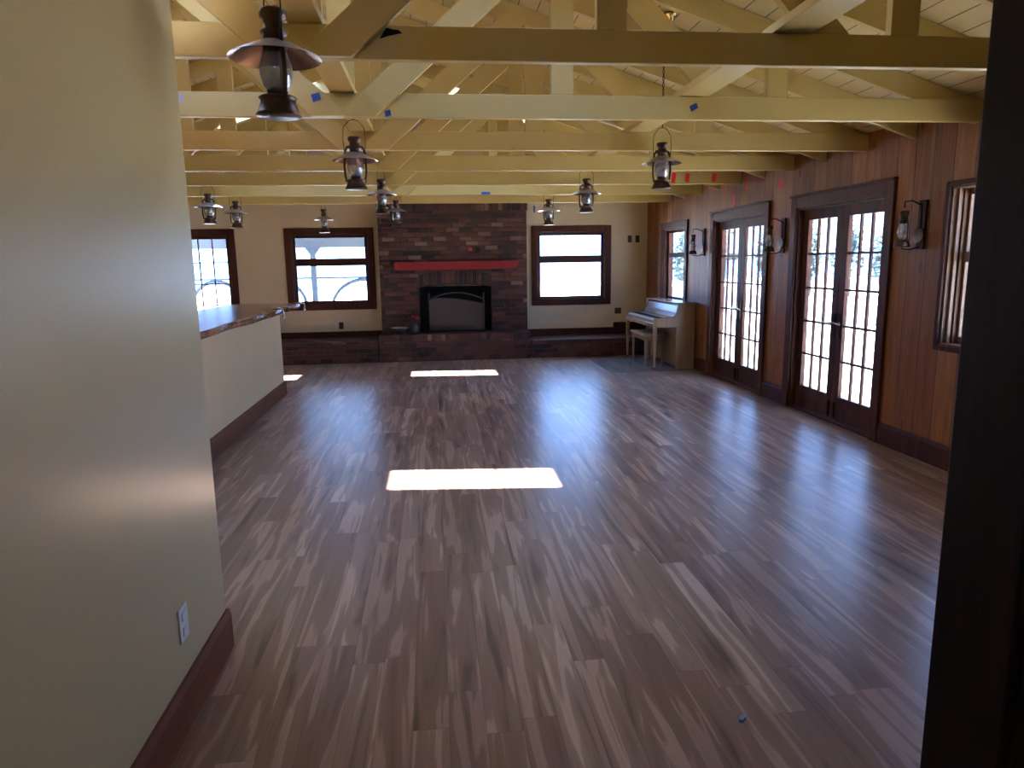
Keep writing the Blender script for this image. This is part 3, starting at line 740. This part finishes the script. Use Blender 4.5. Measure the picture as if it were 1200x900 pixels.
# ================================================================= small things
def plate(loc, axis, w, h, mat, label, cat, name, slots=True):
    r = thing(name, label, cat, loc)
    m = MB()
    if axis == 'y': m.box(-w/2, w/2, -.006, -.0005, -h/2, h/2)
    else: m.box(.0005, .006, -w/2, w/2, -h/2, h/2)
    m.build('cover_plate', mat, r, bevel=.002)
    for s in (-1, 1):
        m = MB()
        if axis == 'y': m.box(-w*.22, w*.22, -.009, -.0062, s*h*.22-h*.13, s*h*.22+h*.13)
        else: m.box(.0062, .009, -w*.22, w*.22, s*h*.22-h*.13, s*h*.22+h*.13)
        m.build('receptacle', mat, r, bevel=.001)
plate((-.885, 2.298, .347), 'x', .076, .118, MT['white'], 'white outlet plate low on the hall wall', 'outlet', 'wall_outlet')
plate((-1.575, YB, .53), 'y', .075, .115, MT['brown'], 'dark outlet plate below the left back window', 'outlet', 'wall_outlet')
plate((3.333, YB, 1.893), 'y', .07, .115, MT['brown'], 'dark switch plate right of the right back window, left one of two', 'switch plate', 'switch_plate')
plate((3.468, YB, 1.892), 'y', .07, .115, MT['brown'], 'dark switch plate nearest the panelled corner, right one of two', 'switch plate', 'switch_plate')
plate((3.14, YB, .677), 'y', .115, .10, MT['brown'], 'dark outlet plate on the back wall behind the piano', 'outlet', 'wall_outlet')
def tape(x, y, z, w, h, ang, mat, label, axis='y', name='tape_piece'):
    c, s = math.cos(ang), math.sin(ang)
    P = [(c*a-s*b, s*a+c*b) for a, b in ((-w/2, -h/2), (w/2, -h/2), (w/2+.004, h/2-.003), (-w/2+.003, h/2))]
    m = MB()
    if axis == 'y': m.prism(P, 'y', -.0015, -.0003)
    else: m.prism(P, 'x', -.0015, -.0003)
    o = m.build(name, mat, loc=(x, y, z)); tag(o, label, 'tape'); return o
y2 = TR[2]-.0225; yw = y2-.0385
tape(-.663, yw, 2.508, .05, .045, .3, MT['blue'], 'blue tape piece on the lit tie beam beside the largest lantern')
tape(-.25, y2, 2.428, .036, .036, .3, MT['blue'], 'blue tape piece low on the lit tie beam by the slanted board end')
tape(1.66, y2, 2.478, .05, .036, .5, MT['blue'], 'blue tape piece on the tie beam toward the french doors')
tape(-1.45, y2, 2.505, .05, .05, .1, MT['lilac'], 'pale lilac tape piece on the lit tie beam by the hall wall')
tape(.70, TR[6]-.0225, 2.427, .115, .035, 0, MT['blue'], 'wide blue tape strip on the tie beam above the chimney')
tape(1.69, YB, 2.40, .03, .11, 0, MT['blue'], 'upright blue tape strip on the wall beside the chimney top')
y5 = TR[5]-.0225
for x, l in ((2.81, 'red tape strip on the fifth tie beam, next to the chain-hung lantern'), (2.975, 'red tape strip on the fifth tie beam, middle of three'), (3.30, 'red tape strip on the fifth tie beam, nearest the panelled wall')):
    tape(x, y5, 2.475, .05, .12 if x < 2.9 else .10, -.08, MT['redtape'], l)
for y, z, h, l in ((8.05, 2.37, .11, 'red tape strip high on the panelled wall above the far doors'), (7.22, 2.30, .11, 'red tape strip on the panelled wall nearest the near doors'), (8.40, 2.22, .17, 'long red tape strip just above the far door casing')):
    tape(XR, y, z, .06, h, .1, MT['redtape'], l, 'x')
o = MB().prism([(-.05, -.026), (-.02, -.016), (.045, -.002), (.03, .010), (.005, .012), (-.02, .018), (-.035, .0)], 'y', -.004, -.0003).build('bark_scrap', MT['black'], loc=(-.15, TR[1]-.0225, 2.512)); tag(o, 'black ragged scrap stuck on the shaded front tie beam', 'scrap')
r = thing('plastic_clip', 'tiny blue plastic clip lying on the wooden floor', 'clip', (.98, 2.03, .0), .7)
MB().prism([(-.017, 0), (.017, 0), (.014, .009), (.0, .013), (-.012, .010)], 'y', -.007, .007).build('body', MT['clip'], r, bevel=.002)
MB().tube([(.014, 0, .005), (.021, .004, .006), (.022, -.004, .006), (.014, -.003, .005)], .0018, 6).build('loop', MT['clip'], r)
# bare bulb socket on the roof boards
xs, ys = 1.655, 4.98
r = thing('ceiling_socket', 'small brass bulb socket on the sloping roof boards', 'ceiling light', (xs, ys, z_roof(xs)))
m = MB().lathe([(0, 0), (.055, 0), (.05, -.015), (.022, -.022), (.02, -.05), (0, -.05)], seg=20); m.build('socket', MT['socket'], r)
MB().lathe([(.016, -.05), (.021, -.062), (.021, -.072), (.012, -.082), (0, -.085)], seg=18).build('bulb', MT['bulb'], r)

# ================================================================= outdoors
MB().box(-40, 60, -30, 60, -.4, -.13).build('ground', MT['concrete'], kind='structure')
MB().box(XR+.16, 16, -4, 24, -.129, -.03).build('patio', MT['concrete'], kind='structure')
o = thing('garden_wall', 'low white garden wall along the patio edge', 'wall', (10.2, 12, -.03), kind='structure')
MB().box(-.1, .1, -14, 22, 0, .40).build('wall_body', MT['wallout'], o); MB().box(-.14, .14, -14, 22, .4005, .46).build('coping', MT['wallout'], o)
def leaves(cx, cy, cz, rx, ry, rz, n, size, m, rng):
    for _ in range(n):
        while True:
            p = Vector((rng.uniform(-1, 1), rng.uniform(-1, 1), rng.uniform(-1, 1)))
            if .35 < p.length < 1: break
        c = Vector((cx+p.x*rx, cy+p.y*ry, cz+p.z*rz)); s = size*rng.uniform(.6, 1.3)
        a = Vector((rng.gauss(0, 1), rng.gauss(0, 1), rng.gauss(0, 1))).normalized(); b = a.orthogonal().normalized(); 
        m.poly([c-a*s, c-b*s*.5, c+a*s, c+b*s*.5])
tl = ['first far leafy tree through the near french doors, counted from the room\'s near end', 'second far leafy tree through the near french doors', 'third far leafy tree through the near french doors', 'fourth far leafy tree, behind the wall strip between the french doors',
      'far leafy tree behind the near leaf of the far french doors', 'far leafy tree behind the far leaf of the far french doors', 'far leafy tree seen in the narrow window above the piano', 'far leafy tree at the edge of the narrow piano window']
for i, l in enumerate(tl):
    rng = random.Random(i+3)
    az = math.atan(.74-.062*i); d = 33+rng.uniform(-1.5, 1.5); h = 3.5+rng.uniform(-.3, .4)
    r = thing('tree', l, 'tree', (d*math.sin(az), d*math.cos(az), -.13), group='trees far beyond the patio')
    m = MB(); m.tube([(0, 0, 0), (.05, .03, h*.3), (-.04, .05, h*.6), (.02, 0, h*.85)], [.14, .11, .08, .03], 8); m.build('trunk', MT['bark'], r)
    m = MB()
    for k in range(8): leaves(rng.uniform(-.3, .3), rng.uniform(-.3, .3), h*rng.uniform(.36, .74), .44, .44, .75, 130, .13, m, rng)
    m.build('crown', MT['leaf1'], r)
# back porch beyond the left back windows
YP = 14.3
MB().box(-9, .3, YB+.16, YP+.4, -.129, -.02).build('porch_floor', MT['deck'], kind='structure')
pr = thing('porch_roof', 'grey porch roof over the back porch', 'porch roof', (-4.3, YP, 1.87), kind='structure')
MB().box(-4.7, 3.75, -.06, .06, 0, .2).build('porch_header', MT['porch'], pr)
m = MB(); m.prism([(-2.2, .75), (.45, .2), (.45, .24), (-2.2, .79)], 'x', -4.9, 3.95); m.build('porch_deck_boards', MT['porch'], pr)
for i, x in enumerate((-6.6, -4.9, -2.36, -.62)):
    r = thing('porch_post', ['grey porch post hidden behind the bar wall', 'grey porch post beside the small-paned window', 'grey porch post seen through the left back window', 'grey porch post behind the chimney'][i], 'post', (x, YP, -.02), group='porch posts')
    MB().box(-.055, .055, -.055, .055, .0, 1.889).build('shaft', MT['porch'], r, bevel=.006)
    m = MB()
    for s in (-1, 1): m.prism([(x+4.3+s*.056, -.13), (x+4.3+s*.056, -.001), (x+4.3+s*.15, -.001)], 'y', -.03, .03)
    m.build('bracket', MT['porch'], pr)
for i, (a, b) in enumerate(((-6.53, -4.97), (-4.84, -2.42), (-2.30, -.69))):
    r = thing('porch_railing', ['arched porch railing furthest from the chimney', 'arched porch railing seen through the small-paned window', 'arched porch railing seen through the left back window'][i], 'railing', ((a+b)/2, YP, 0), group='porch railings'); w = (b-a)/2
    MB().box(-w, w, -.03, .03, 1.265, 1.30).build('top_rail', MT['porch'], r); MB().box(-w, w, -.03, .03, .62, .68).build('bottom_rail', MT['porch'], r)
    nA = 2 if w > 1 else 1
    for k in range(nA):
        cx = -w+(2*k+1)*w/nA + (.12 if nA == 1 else 0); ww = w/nA*.82
        MB().tube([(cx+ww*math.cos(math.pi*q/18), 0, .68+.56*math.sin(math.pi*q/18)) for q in range(19)], .036, 8).build('arch', MT['porch'], r)
# picket fence seen through the right back window
r = thing('garden_fence', 'low pale garden fence seen through the right back window', 'fence', (6.0, 20, -.13))
MB().box(-2.2, 2.5, -.02, .02, .30, .38).box(-2.2, 2.5, -.02, .02, .62, .70).build('rails', MT['wallout'], r)
for k in range(24): MB().box(-2.15+k*.2, -2.05+k*.2, -.045, -.021, .05, .86).build('picket', MT['porch'] if k % 6 else MT['wallout'], r)
